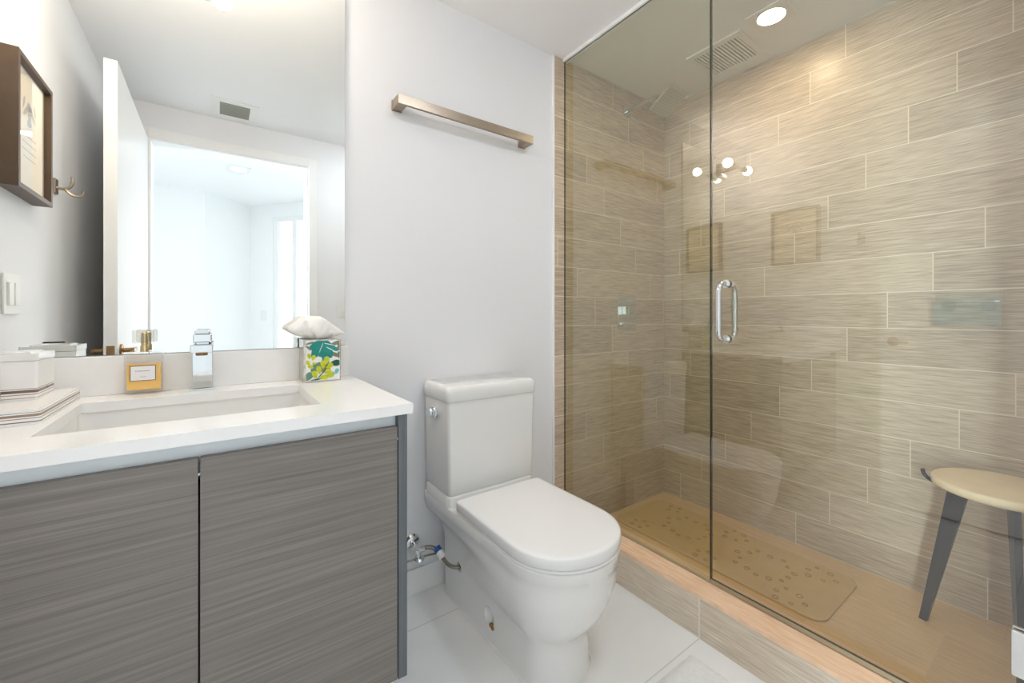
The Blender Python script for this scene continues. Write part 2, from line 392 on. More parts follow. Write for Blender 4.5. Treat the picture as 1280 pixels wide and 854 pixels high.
# doorway wall behind the camera, opening x -0.338..0.545, height 2.18
DX0, DX1, DZ = -0.338, 0.545, 2.18
bm = new(); y0, y1 = YO-0.12, YO
box(bm, XL-T, DX0, y0, y1, -0.1, H); box(bm, DX1, XC+0.02, y0, y1, -0.1, H); box(bm, DX0, DX1, y0, y1, DZ, H)
struct('wall_front', bm, M['wall'])
bm = new()
for yy in ((YO, YO+0.012), (YO-0.132, YO-0.12)):
    box(bm, DX0-0.06, DX0, yy[0], yy[1], 0, DZ+0.06, 0.003); box(bm, DX1, DX1+0.06, yy[0], yy[1], 0, DZ+0.06, 0.003); box(bm, DX0, DX1, yy[0], yy[1], DZ, DZ+0.06, 0.003)
box(bm, DX0, DX0+0.012, YO-0.12, YO, 0, DZ); box(bm, DX1-0.012, DX1, YO-0.12, YO, 0, DZ); box(bm, DX0+0.012, DX1-0.012, YO-0.12, YO, DZ-0.012, DZ)
struct('trim_1', bm, M['trim'])
# open door leaf standing along the left wall
d1 = sbox('door_1', M['door'], DX0-0.045, DX0-0.001, YO+0.014, 0.725, 0.008, DZ-0.01, bev=0.002)
def lever(bm, side):
    x = DX0-0.001 if side > 0 else DX0-0.045
    lathe(bm, [(0.026, 0), (0.026, 0.008), (0.010, 0.010), (0.010, 0.04)] if side > 0 else [(0.010, -0.04), (0.010, -0.010), (0.026, -0.008), (0.026, 0)], (x, 0.665, 0.949), 'x', 20)
    xx = x+0.042*side
    box(bm, min(xx-0.006, xx+0.006), max(xx-0.006, xx+0.006), 0.595, 0.677, 0.940, 0.958, 0.003)
part('handle', d1, M['bronze'], lambda b: lever(b, 1), True)
part('handle', d1, M['bronze'], lambda b: lever(b, -1), True)
part('latch_plate', d1, M['bronze'], lambda b: box(b, DX0-0.036, DX0-0.010, 0.7245, 0.7262, 0.915, 0.972, 0.0005))
# baseboards
sbox('baseboard_back', M['trim'], 0.40, XT, Y-0.012, Y, 0, 0.10, bev=0.002)
sbox('baseboard_left', M['trim'], XL, XL+0.012, YO, 0.98, 0, 0.10, bev=0.002)
# shower curb: face tile, top slab
bm = new(); box(bm, XC, 1.47, YE, Y-0.012, 0.0, ZC-0.012); box(bm, XC-0.001, 1.472, YE, Y-0.012, ZC-0.012, ZC, mi=1)
struct('trim_2', bm, [M['tile_face'], M['tile_top']])
# slim white border where the paint meets the tile edge, and along the ceiling over the glass
sbox('trim_3', M['trim'], XT-0.009, XT, Y-0.013, Y, 0, H, bev=0.002)

# ------------------------------------------------------------------ the bright hall seen through the mirror
sbox('floor_hall', M['hall'], -2.1, 2.4, -3.4, YO-0.12, -0.1, 0.0)
sbox('ceiling_hall', M['hall'], -2.1, 2.4, -3.4, YO-0.12, H, H+0.1)
def wall_seg(name, a, b, z0=-0.1, z1=H, th=0.08, m='hall'):
    a = Vector((a[0], a[1], 0)); b = Vector((b[0], b[1], 0)); d = (b-a).normalized(); n = Vector((d.y, -d.x, 0))   # n: away from the room
    bm = new(); pts = [(a-d*0.0), (b+d*0.0), (b+n*th), (a+n*th)]
    prism(bm, [(p.x, p.y) for p in pts], z0, z1); return bm
def wall_s(name, a, b, **k): return struct(name, wall_seg(name, a, b, **k), M['hall'])
P0 = (-2.0, -2.25); P1 = (-0.10, -2.25); P2 = (0.324, -2.67); P3 = (0.53, -2.425); P4 = (1.75, -0.975); P5 = (1.75, YO-0.12)
wall_s('wall_hall_closet', P0, P1)
wall_s('wall_hall_angle', P1, P2)
wall_s('wall_hall_right', P2, P3)
wall_s('wall_hall_side', P4, P5)
wall_s('wall_hall_left', (-2.0, -0.5), (-2.0, YO-0.12))
# window wall: from P3 towards P4, tall opening
d = (Vector(P4)-Vector(P3)); Lw = d.length; d.normalize(); nn = Vector((d.y, -d.x))
def along(t, o=0.0): p = Vector(P3)+d*t+nn*o; return (p.x, p.y)
bm = new(); prism(bm, [along(0), along(Lw), along(Lw, 0.08), along(0, 0.08)], 2.24, H); prism(bm, [along(0), along(Lw), along(Lw, 0.08), along(0, 0.08)], -0.1, 0.05)
struct('wall_hall_window', bm, M['hall'])
bm = new()
for t0, t1 in ((0.0, 0.05), (0.26, 0.31), (Lw-0.31, Lw-0.26), (Lw-0.05, Lw)):
    prism(bm, [along(t0, 0.01), along(t1, 0.01), along(t1, 0.06), along(t0, 0.06)], 0.05, 2.24)
for z0, z1 in ((0.05, 0.10), (2.19, 2.24)): prism(bm, [along(0, 0.011), along(Lw, 0.011), along(Lw, 0.059), along(0, 0.059)], z0, z1)
w1 = struct('window_1', bm, M['trim'])
bm = new(); prism(bm, [along(0.01, 0.03), along(Lw-0.01, 0.03), along(Lw-0.01, 0.036), along(0.01, 0.036)], 0.06, 2.22)
obj('pane', bm, M['picture_glass'], w1)
# left window wall
bm = new(); box(bm, -2.08, -2.0, -2.25, -0.5, 2.25, H); box(bm, -2.08, -2.0, -2.25, -0.5, -0.1, 0.35); box(bm, -2.08, -2.0, -2.25, -1.27, 0.35, 2.25)
struct('wall_hall_far', bm, M['hall'])
bm = new(); box(bm, -2.06, -2.02, -1.27, -1.22, 0.35, 2.25); box(bm, -2.06, -2.02, -0.55, -0.5, 0.35, 2.25); box(bm, -2.06, -2.02, -1.22, -0.55, 0.35, 0.4); box(bm, -2.06, -2.02, -1.22, -0.55, 2.2, 2.25)
w2 = struct('window_2', bm, M['trim'])
bm = new(); box(bm, -2.043, -2.037, -1.22, -0.55, 0.4, 2.2); obj('pane', bm, M['picture_glass'], w2)

# ------------------------------------------------------------------ mirror
bm = new(); box(bm, XL+0.004, 0.373, Y-0.006, Y, 0.992, 2.23)
for f in bm.faces:
    if abs(f.normal.y) < 0.5: f.material_index = 1
bm.normal_update()
for f in bm.faces: f.material_index = 0 if f.normal.y < -0.5 else 1
single('wall_mirror', bm, [M['mirror'], M['mirror_edge']], (-0.06, Y, 0.992), 'large frameless wall mirror above the white vanity countertop', 'mirror')

# ------------------------------------------------------------------ vanity
YF = 0.969
van = thing('vanity_cabinet', 'grey-brown wood-grain floating vanity cabinet under the white countertop', 'cabinet', (-0.03, 1.25, 0.22))
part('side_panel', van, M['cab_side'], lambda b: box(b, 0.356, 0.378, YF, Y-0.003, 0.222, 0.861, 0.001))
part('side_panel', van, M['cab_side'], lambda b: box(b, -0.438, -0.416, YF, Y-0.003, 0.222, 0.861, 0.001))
part('carcass', van, M['cab_dark'], lambda b: (box(b, -0.416, 0.356, YF+0.021, Y-0.003, 0.222, 0.24), box(b, -0.416, 0.356, Y-0.02, Y-0.003, 0.24, 0.70), box(b, -0.036, -0.020, YF+0.024, Y-0.02, 0.24, 0.70)))
part('finger_channel', van, M['channel'], lambda b: (box(b, -0.416, 0.356, YF+0.022, YF+0.026, 0.800, 0.8605), box(b, -0.416, 0.356, YF+0.002, YF+0.022, 0.800, 0.804)), label='pale satin channel above the doors')
part('door', van, M['cab'], lambda b: box(b, -0.0255, 0.3535, YF, YF+0.019, 0.224, 0.832, 0.0008))
part('door', van, M['cab'], lambda b: box(b, -0.4135, -0.0285, YF, YF+0.019, 0.224, 0.832, 0.0008))
# countertop with a cut-out
def slab_hole(bm, X, Yv, z0, z1, hole=(1, 1)):
    V = {}
    for k, z in enumerate((z0, z1)):
        for i, x in enumerate(X):
            for j, y in enumerate(Yv): V[i, j, k] = bm.verts.new((x, y, z))
    for i in range(3):
        for j in range(3):
            if (i, j) == hole: continue
            bm.faces.new((V[i, j, 1], V[i+1, j, 1], V[i+1, j+1, 1], V[i, j+1, 1])); bm.faces.new((V[i, j, 0], V[i, j+1, 0], V[i+1, j+1, 0], V[i+1, j, 0]))
    for i in range(3):
        for j in (0, 3): bm.faces.new((V[i, j, 0], V[i+1, j, 0], V[i+1, j, 1], V[i, j, 1]))
    for j in range(3):
        for i in (0, 3): bm.faces.new((V[i, j, 0], V[i, j+1, 0], V[i, j+1, 1], V[i, j, 1]))
    for a, b_ in (((1, 1), (2, 1)), ((1, 2), (2, 2)), ((1, 1), (1, 2)), ((2, 1), (2, 2))):
        bm.faces.new((V[a[0], a[1], 0], V[b_[0], b_[1], 0], V[b_[0], b_[1], 1], V[a[0], a[1], 1]))
SX0, SX1, SY0, SY1 = -0.268, 0.206, 1.087, 1.425
bm = new(); slab_hole(bm, (XL+0.001, SX0, SX1, 0.390), (0.961, SY0, SY1, Y-0.001), ZK-0.0237, ZK)
es = [e for e in bm.edges if len(e.link_faces) == 2 and e.calc_face_angle(0) > 1]
bmesh.ops.bevel(bm, geom=es, offset=0.002, segments=2, profile=0.5, affect='EDGES')
single('countertop', bm, M['quartz'], (-0.05, 1.25, ZK-0.0237), 'glossy white quartz countertop with a rectangular sink cut-out', 'countertop')
bm = new(); box(bm, XL+0.001, 0.385, Y-0.020, Y-0.0005, ZK, 0.990, 0.002)
single('backsplash', bm, M['quartz'], (-0.05, Y-0.01, ZK), 'low white backsplash strip between countertop and mirror', 'backsplash')
# sink basin
sink = thing('sink', 'white rectangular undermount sink basin set in the countertop', 'sink', (-0.03, 1.256, 0.75))
def basin(b):
    def rr(i, z, r): return [(p[0], p[1], z) for p in rrect(SX0-0.006+i, SX1+0.006-i, SY0-0.006+i, SY1+0.006-i, r)]
    zt = ZK-0.0245
    loft(b, [rr(-0.02, zt-0.012, 0.03), rr(-0.02, zt, 0.03), rr(0, zt, 0.022), rr(0.004, zt-0.05, 0.03), rr(0.016, zt-0.105, 0.05), rr(0.05, zt-0.118, 0.06)], cap=False)
    loft(b, [rr(0.05, zt-0.118, 0.06), rr(0.13, zt-0.121, 0.02)], cap=False)
    b.faces.new([b.verts.new(p) for p in rr(0.13, zt-0.121, 0.02)])
    bmesh.ops.remove_doubles(b, verts=b.verts, dist=0.0005)
part('basin', sink, M['basin'], basin, True)
part('drain', sink, M['chrome'], lambda b: lathe(b, [(0.001, 0.0), (0.022, 0.0), (0.022, 0.003), (0.012, 0.005), (0.001, 0.005)], (-0.03, 1.27, 0.7402), 'z', 24), True, label='round chrome drain')
# faucet
fau = thing('faucet', 'square chrome single-lever faucet behind the sink', 'faucet', (-0.033, 1.485, ZK))
fx = -0.033
part('base', fau, M['chrome'], lambda b: box(b, fx-0.029, fx+0.029, 1.462, 1.520, ZK, ZK+0.008, 0.001))
part('body', fau, M['chrome'], lambda b: box(b, fx-0.0235, fx+0.0235, 1.468, 1.514, ZK+0.008, 1.000, 0.0015))
part('spout', fau, M['chrome'], lambda b: box(b, fx-0.0245, fx+0.0245, 1.375, 1.514, 1.000, 1.021, 0.002))
part('aerator', fau, M['bronze'], lambda b: lathe(b, [(0.001, 0.992), (0.013, 0.992), (0.014, 1.0), (0.001, 1.0)], (fx, 1.396, 0), 'z', 20), True)
part('handle', fau, M['chrome'], lambda b: (box(b, fx-0.021, fx+0.021, 1.450, 1.512, 1.0235, 1.047, 0.002), box(b, fx-0.017, fx+0.017, 1.41, 1.512, 1.050, 1.058, 0.002), box(b, fx-0.014, fx+0.014, 1.47, 1.505, 1.02, 1.052)))
# striped ceramics on a tray
WH = (238, 237, 235); BR = (150, 128, 112); DB = (120, 98, 86); GR = (150, 140, 132)
def octo(x0, x1, y0, y1, c): return [(x0+c, y0), (x1-c, y0), (x1, y0+c), (x1, y1-c), (x1-c, y1), (x0+c, y1), (x0, y1-c), (x0, y0+c)]
M['tray_band'] = band_mat('striped_tray_glaze', WH, [(0.0055, 0.0075, DB), (0.0125, 0.0142, GR), (0.0165, 0.0215, BR), (0.0238, 0.0252, GR)])
M['jar_band'] = band_mat('striped_jar_glaze', WH, [(0.0045, 0.0062, (190, 160, 140)), (0.0120, 0.0135, BR), (0.0165, 0.0225, DB), (0.0245, 0.0258, BR)])
bm = new(); prism(bm, octo(XL+0.008, -0.284, 1.207, 1.505, 0.006), ZK, ZK+0.027); prism(bm, octo(XL+0.012, -0.288, 1.211, 1.501, 0.006), ZK+0.027, ZK+0.030)
single('vanity_tray', bm, M['tray_band'], (-0.385, 1.35, ZK), 'white rectangular ceramic tray with brown stripes at the left of the countertop', 'tray')
jar = thing('canister', 'square white lidded canister with brown stripes standing on the striped tray', 'jar', (-0.37, 1.40, ZK+0.030))
part('body', jar, M['jar_band'], lambda b: prism(b, octo(-0.425, -0.320, 1.342, 1.458, 0.004), ZK+0.030, 1.000))
part('lid', jar, M['porcelain'], lambda b: (prism(b, octo(-0.4265, -0.3185, 1.3405, 1.4595, 0.004), 1.001, 1.016), prism(b, octo(-0.41, -0.335, 1.356, 1.444, 0.004), 1.016, 1.019)))
dis = thing('soap_dispenser', 'white striped soap dispenser with dark pump at the left picture edge', 'soap dispenser', (-0.42, 1.275, ZK+0.030))
part('body', dis, M['jar_band'], lambda b: prism(b, octo(-0.470, -0.366, 1.225, 1.329, 0.012), ZK+0.030, 0.985))
part('pump', dis, M['dark_rubber'], lambda b: (lathe(b, [(0.016, 0.985), (0.016, 0.995), (0.006, 0.996), (0.006, 1.012)], (-0.418, 1.277, 0)), box(b, -0.424, -0.378, 1.271, 1.283, 1.012, 1.020, 0.002)), True)
# perfume bottle
pf = thing('perfume_bottle', 'square glass perfume bottle with amber liquid and white label', 'bottle', (-0.162, 1.514, ZK))
px0, px1, py0, py1 = -0.203, -0.121, 1.500, 1.529
def bottle(b):
    loft(b, [[(p[0], p[1], z) for p in rrect(px0+i, px1-i, py0+i, py1-i, max(0.002, 0.006-i*0.2))] for i, z in ((0.002, ZK), (0, ZK+0.003), (0, 0.992), (0.004, 0.998), (0.009, 1.0))])
part('bottle_glass', pf, M['clear_bottle'], bottle, True)
part('liquid', pf, M['liquid'], lambda b: loft(b, [[(p[0], p[1], z) for p in rrect(px0+0.0055, px1-0.0055, py0+0.004, py1-0.004, 0.004)] for z in (ZK+0.012, 0.968)]), True, label='amber liquid')
def plabel(b):
    box(b, -0.190, -0.137, py0-0.0012, py0-0.0002, 0.922, 0.963, mi=1); box(b, -0.1885, -0.1385, py0-0.0018, py0-0.0011, 0.9235, 0.9615, mi=0)
    x = -0.179
    for w_ in (0.003, 0.0035, 0.003, 0.0045, 0.002, 0.0035, 0.003, 0.003):
        box(b, x, x+w_*0.75, py0-0.0021, py0-0.0017, 0.9475, 0.9498, mi=2); x += w_+0.0006
    for k in range(4): box(b, -0.169+k*0.0032, -0.1667+k*0.0032, py0-0.0021, py0-0.0017, 0.932, 0.9335, mi=2)
part('label', pf, [M['label'], M['label_edge'], M['ink']], plabel, label='white label with brown border')
part('collar', pf, M['gold'], lambda b: lathe(b, [(0.009, 1.0), (0.009, 1.014), (0.007, 1.02)], (-0.162, 1.5145, 0)), True)
part('cap', pf, M['frost'], lambda b: box(b, -0.186, -0.140, 1.499, 1.530, 1.024, 1.060, 0.003))
part('stem', pf, M['gold'], lambda b: lathe(b, [(0.0075, 1.0205), (0.0075, 1.05), (0.004, 1.053)], (-0.162, 1.5145, 0)), True)
# tissue box
tb = thing('tissue_box', 'square tissue box printed with teal and lime leaves', 'tissue box', (0.279, 1.489, ZK))
bx0, bx1, by0, by1, bz1 = 0.223, 0.335, 1.446, 1.533, 1.022
part('carton', tb, M['silver_side'], lambda b: (box(b, bx0, bx1, by0, by1, ZK, bz1, 0.0015),))
def leafp(cx, cz, l, w, a, n=10, lobes=0):
    out = []
    for k in range(2*n):
        t = k/(2*n)*2*PI; x = -math.cos(t)*l; s = math.sin(t); z = w*s*(1-0.35*math.cos(t))
        if lobes: z *= 1+0.0; 
        out.append((cx+x*math.cos(a)-z*math.sin(a), cz+x*math.sin(a)+z*math.cos(a)))
    return out
def front(b):
    yf = by0-0.001
    box(b, bx0+0.006, bx1-0.004, yf, by0+0.0005, ZK+0.004, bz1-0.004, mi=0)
    lay = [0]
    def leaf(u, v, l, w, deg, mi):
        lay[0] += 1
        cx = bx0+0.006+u*0.102; cz = ZK+0.004+v*0.129
        prism(b, [(min(max(x, bx0+0.0065), bx1-0.0045), min(max(z, ZK+0.0045), bz1-0.0045)) for x, z in leafp(cx, cz, l, w, math.radians(deg))], yf-0.00005*lay[0]-0.0002, yf, mi, 'xz')
    leaf(0.86, 0.92, 0.02, 0.006, 20, 5); leaf(0.90, 0.78, 0.022, 0.0055, 5, 5); leaf(0.80, 0.66, 0.020, 0.006, -28, 5)
    leaf(0.97, 0.84, 0.012, 0.004, 90, 5); leaf(0.97, 0.62, 0.012, 0.004, 90, 5); leaf(0.08, 0.83, 0.012, 0.0035, -40, 5); leaf(0.1, 0.94, 0.015, 0.003, 15, 5)
    leaf(0.36, 0.80, 0.035, 0.018, 60, 1); leaf(0.58, 0.80, 0.036, 0.020, 120, 1); leaf(0.30, 0.88, 0.022, 0.013, 20, 1); leaf(0.72, 0.84, 0.028, 0.010, 150, 1); leaf(0.50, 0.68, 0.026, 0.016, 88, 1)
    leaf(0.86, 0.42, 0.016, 0.010, 5, 3); leaf(0.91, 0.21, 0.009, 0.006, 70, 6); leaf(0.78, 0.14, 0.009, 0.006, 70, 6)
    leaf(0.30, 0.34, 0.020, 0.013, 40, 4); leaf(0.08, 0.12, 0.016, 0.010, 50, 4); leaf(0.50, 0.30, 0.022, 0.012, 10, 5)
    for u, v, a_ in ((0.10, 0.62, 100), (0.22, 0.58, 70), (0.06, 0.46, 130), (0.14, 0.36, 150), (0.26, 0.46, 40)): leaf(u, v, 0.009, 0.0055, a_, 2)
    for u, v, a_ in ((0.60, 0.50, 80), (0.50, 0.40, 95), (0.68, 0.36, 25), (0.38, 0.27, 100), (0.62, 0.22, 10), (0.26, 0.16, 110), (0.52, 0.08, 5), (0.70, 0.12, 15)): leaf(u, v, 0.013, 0.0075, a_, 2)
    leaf(0.28, 0.035, 0.015, 0.0018, 5, 3); leaf(0.44, 0.15, 0.025, 0.0014, 48, 3); leaf(0.60, 0.36, 0.018, 0.001, 60, 3)
    leaf(0.44, 0.82, 0.018, 0.0008, 70, 0); leaf(0.70, 0.90, 0.018, 0.0012, 165, 0); leaf(0.76, 0.76, 0.02, 0.0012, 150, 0); leaf(0.34, 0.52, 0.014, 0.008, 20, 0)
part('printed_face', tb, [M['label'], M['teal'], M['lime'], M['green'], M['sage'], M['print_grey'], M['aqua']], front, label='white face with teal and lime leaves')
def tissue_m(b):
    nseg, nr = 96, 20; cx, cy, cz = 0.275, 1.490, bz1-0.004
    rings = []
    rnd = [random.uniform(-1, 1) for _ in range(8)]
    for j in range(nr+1):
        v = j/nr; ring = []
        for k in range(nseg):
            a = 2*PI*k/nseg
            spike = 0.030*max(0.0, math.cos(a-0.05))**14+0.028*max(0, math.cos(a-PI-0.1))**10
            R = 0.058+0.006*math.sin(3*a+rnd[0])+0.004*math.sin(7*a+rnd[1])+spike*max(0, 1-abs(v-0.42)/0.3)
            r = R*(math.sin(min(1, v/0.42)*PI/2)**0.8 if v < 0.42 else max(0.0, math.cos((v-0.42)/0.58*PI/2))**0.5)
            z = 0.080*(0.25*v+0.75*math.sin(v*PI/2)**1.6)
            z += (0.010*abs(math.sin(2.5*a+2.2*v+rnd[2]))+0.007*abs(math.sin(4.5*a-5*v+rnd[3]))-0.008)*math.sin(v*PI)
            r *= 1+(0.12*abs(math.sin(3.5*a+4*v+rnd[4]))+0.08*abs(math.sin(6.5*a-7*v+rnd[5]))-0.10)*math.sin(v*PI)
            xx = cx-0.012*v+max(r, 0.0005)*math.cos(a); yy = cy+max(r, 0.0005)*math.sin(a)*0.72
            ring.append((xx, min(yy, 1.5325), cz+z-0.034*max(0, (xx-cx)/0.06)*v+0.006*math.sin(9*a+8*v)*v*(1-v)))
        rings.append(ring)
    loft(b, rings)
part('tissue', tb, M['tissue'], tissue_m, True, 70, label='white crumpled tissue')

# ------------------------------------------------------------------ toilet
TX = 0.872
toi = thing('toilet', 'white two-piece skirted toilet with closed lid', 'toilet', (TX, 1.2, 0))
def dshape(w_b, w_f, yf, yc, yb, z, n=40, cx=TX):
    pts = []
    ns = 14
    for k in range(ns):                       # left side from the back to the start of the curve
        t = k/ns; s = t*t*(3-2*t); pts.append((cx-(w_b+(w_f-w_b)*s), yb+(yc-yb)*t, z))
    for k in range(n+1):
        a = PI*k/n; pts.append((cx-w_f*math.cos(a), yc-(yc-yf)*max(0.0, math.sin(a))**0.92, z))
    for k in range(ns):
        t = 1-(k+1)/ns; s = t*t*(3-2*t); pts.append((cx+(w_b+(w_f-w_b)*s), yb+(yc-yb)*t, z))
    return pts
def body(b):
    YB = Y-0.004
    R = [dshape(0.130, 0.122, 0.885, 0.99, YB-0.05, 0.0), dshape(0.128, 0.117, 0.892, 0.99, YB-0.05, 0.02), dshape(0.128, 0.114, 0.897, 0.99, YB-0.05, 0.09), dshape(0.129, 0.117, 0.892, 0.99, YB-0.05, 0.132),
         dshape(0.129, 0.123, 0.880, 0.985, YB-0.05, 0.148), dshape(0.129, 0.136, 0.862, 0.98, YB-0.05, 0.168), dshape(0.130, 0.154, 0.836, 0.975, YB-0.05, 0.205), dshape(0.132, 0.167, 0.818, 0.97, YB-0.048, 0.245),
         dshape(0.142, 0.1765, 0.805, 0.97, YB-0.036, 0.285), dshape(0.166, 0.180, 0.801, 0.97, YB-0.02, 0.308), dshape(0.186, 0.182, 0.799, 0.97, YB-0.006, 0.335), dshape(0.192, 0.184, 0.797, 0.97, YB-0.002, 0.363), dshape(0.194, 0.1885, 0.790, 0.97, YB, 0.368), dshape(0.195, 0.190, 0.788, 0.97, YB, 0.398), dshape(0.192, 0.186, 0.792, 0.97, YB, 0.4015)]
    loft(b, R)
body_o = part('bowl', toi, M['porcelain'], body, True, 50)
# recesses for the floor bolt and the supply hose: cut with throw-away shapes, then applied
def cutter(fn):
    bm = new(); fn(bm); bmesh.ops.recalc_face_normals(bm, faces=bm.faces); me = bpy.data.meshes.new('cut'); bm.to_mesh(me); bm.free()
    o = bpy.data.objects.new('cut', me); COL.objects.link(o); return o
def bolt_cut(b):
    bmesh.ops.create_uvsphere(b, u_segments=24, v_segments=14, radius=1.0, matrix=Matrix.Translation((TX-0.130, 1.187, 0.078)) @ Matrix.Diagonal((0.022, 0.033, 0.036, 1)))
def hose_cut(b):
    bmesh.ops.create_uvsphere(b, u_segments=20, v_segments=12, radius=1.0, matrix=Matrix.Translation((TX-0.131, 1.385, 0.150)) @ Matrix.Diagonal((0.03, 0.017, 0.019, 1)))
for fn in (bolt_cut, hose_cut):
    c = cutter(fn); c.location = -Vector(toi.location)+Vector((0, 0, 0)); 
    c.location = Vector((0, 0, 0))
    md = body_o.modifiers.new('cut', 'BOOLEAN'); md.operation = 'DIFFERENCE'; md.object = c; md.solver = 'EXACT'
    bpy.context.view_layer.update()
    dg = bpy.context.evaluated_depsgraph_get(); me2 = bpy.data.meshes.new_from_object(body_o.evaluated_get(dg))
    body_o.modifiers.clear(); body_o.data = me2; bpy.data.objects.remove(c)
part('tank_platform', toi, M['porcelain'], lambda b: loft(b, [[(p[0], p[1], z) for p in rrect(TX-0.196+i, TX+0.196-i, 1.338+i, Y-0.004, 0.03)] for i, z in ((0.0, 0.398), (0.0, 0.436), (0.004, 0.4405))]), True, 50)
part('tank', toi, M['porcelain'], lambda b: loft(b, [[(p[0], p[1], z) for p in rrect(TX-0.198+i, TX+0.198-i, 1.336+i, Y-0.008, 0.014)] for i, z in ((0.010, 0.4415), (0.006, 0.452), (0.003, 0.60), (0.0, 0.785))]), True, 50)
part('tank_lid', toi, M['porcelain'], lambda b: loft(b, [[(p[0], p[1], z) for p in rrect(TX-0.203+i, TX+0.203-i, 1.330+i, Y-0.004-i*0.3, 0.020)] for i, z in ((0.002, 0.7855), (0.0, 0.788), (0.0, 0.822), (0.003, 0.833), (0.009, 0.839), (0.02, 0.841))]), True, 60)
part('flush_lever', toi, M['chrome'], lambda b: (lathe(b, [(0.025, TX-0.204), (0.025, TX-0.197)], (0, 1.448, 0.735), 'x', 28), lathe(b, [(0.001, TX-0.224), (0.018, TX-0.224), (0.019, TX-0.219), (0.019, TX-0.203), (0.018, TX-0.200)], (0, 1.448, 0.735), 'x', 28), box(b, TX-0.219, TX-0.209, 1.40, 1.452, 0.727, 0.741, 0.003)), True, label='round chrome flush lever')
def seat_ring(b, i, zs, yb):
    loft(b, [dshape(0.188+o-i, 0.190+o-i, 0.786-o+i, 0.97, yb, z) for o, z in zs])
part('seat', toi, M['seat_plastic'], lambda b: seat_ring(b, 0.001, ((-0.004, 0.4025), (0, 0.404), (0, 0.410), (-0.003, 0.4115)), 1.292), True, 50)
part('seat_lid', toi, M['seat_plastic'], lambda b: seat_ring(b, 0, ((-0.002, 0.4125), (0, 0.4145), (0, 0.440), (-0.0015, 0.4435), (-0.005, 0.4460), (-0.018, 0.4475), (-0.06, 0.4490)), 1.294), True, 60)
part('hinge', toi, M['seat_plastic'], lambda b: tube(b, [(TX-0.12, 1.312, 0.418), (TX+0.12, 1.312, 0.418)], 0.013, 14), True)
part('floor_bolt', toi, M['rust'], lambda b: (lathe(b, [(0.0065, TX-0.128), (0.0065, TX-0.119), (0.003, TX-0.117)], (0, 1.168, 0.062), 'x', 10), lathe(b, [(0.010, TX-0.121), (0.010, TX-0.117)], (0, 1.168, 0.052), 'x', 10)), label='rusty floor bolt')
part('caulk_bead', toi, M['trim'], lambda b: loft(b, [dshape(0.136, 0.128, 0.879, 0.99, Y-0.056, 0.0005), dshape(0.131, 0.123, 0.884, 0.99, Y-0.054, 0.006)]), True, 80)
# water supply stop and hose
sup = thing('water_supply_valve', 'chrome water supply valve on the wall with hose to the toilet', 'valve', (0.627, Y, 0.205))
part('escutcheon', sup, M['chrome'], lambda b: lathe(b, [(0.012, Y-0.014), (0.026, Y-0.010), (0.032, Y-0.001)], (0.627, 0, 0.205), 'y', 28), True)
part('valve_body', sup, M['chrome'], lambda b: (tube(b, [(0.627, Y-0.012, 0.205), (0.627, Y-0.075, 0.205)], 0.009), tube(b, [(0.627, Y-0.06, 0.205), (0.627, Y-0.06, 0.175)], 0.011), tube(b, [(0.612, Y-0.06, 0.200), (0.650, Y-0.06, 0.200)], 0.011)), True)
part('valve_knob', sup, M['chrome'], lambda b: lathe(b, [(0.004, 0.176), (0.017, 0.174), (0.019, 0.165), (0.014, 0.158), (0.002, 0.156)], (0.632, Y-0.062, 0), 'z', 12), True)
def bez(p, n=24):
    p = [Vector(q) for q in p]; out = []
    for i in range(n+1):
        t = i/n; out.append(p[0]*(1-t)**3+p[1]*3*t*(1-t)**2+p[2]*3*t*t*(1-t)+p[3]*t**3)
    return out
h1 = bez([(0.650, 1.4965, 0.200), (0.675, 1.4965, 0.204), (0.69, 1.48, 0.196), (0.702, 1.465, 0.182)]); h2 = bez([(0.702, 1.465, 0.182), (0.710, 1.445, 0.165), (0.700, 1.386, 0.150), (0.752, 1.3855, 0.150)])
part('hose', sup, M['braid'], lambda b: tube(b, h1+h2[1:], 0.0075, 12), True, label='braided steel hose')
dv_ = (h2[3]-h2[0]).normalized()
part('hose_tag', sup, [M['label'], M['blue_tag']], lambda b: (tube(b, [h1[-1]-dv_*0.022, h1[-1]-dv_*0.002], 0.0145, 14, mi=1), tube(b, [h1[-1]-dv_*0.002, h1[-1]+dv_*0.026], 0.0145, 14, mi=0)), True, label='blue and white hose tag')
part('side_hose', sup, M['braid'], lambda b: tube(b, bez([(0.690, 1.47, 0.180), (0.66, 1.5, 0.170), (0.60, 1.52, 0.158), (0.52, 1.53, 0.150)]), 0.004, 10), True)

# ------------------------------------------------------------------ towel bar
tw = thing('towel_bar', 'flat brushed nickel towel bar on the white wall above the toilet', 'towel bar', (0.86, Y, 1.905))
part('bar', tw, M['nickel'], lambda b: box(b, 0.546, 1.183, 1.487, 1.499, 1.886, 1.922, 0.001))
for x0, x1 in ((0.546, 0.582), (1.147, 1.183)):
    part('post', tw, M['nickel'], lambda b: (box(b, x0, x1, 1.499, Y-0.006, 1.886, 1.922, 0.001), box(b, x0-0.002, x1+0.002, Y-0.006, Y-0.0003, 1.884, 1.924, 0.001)))

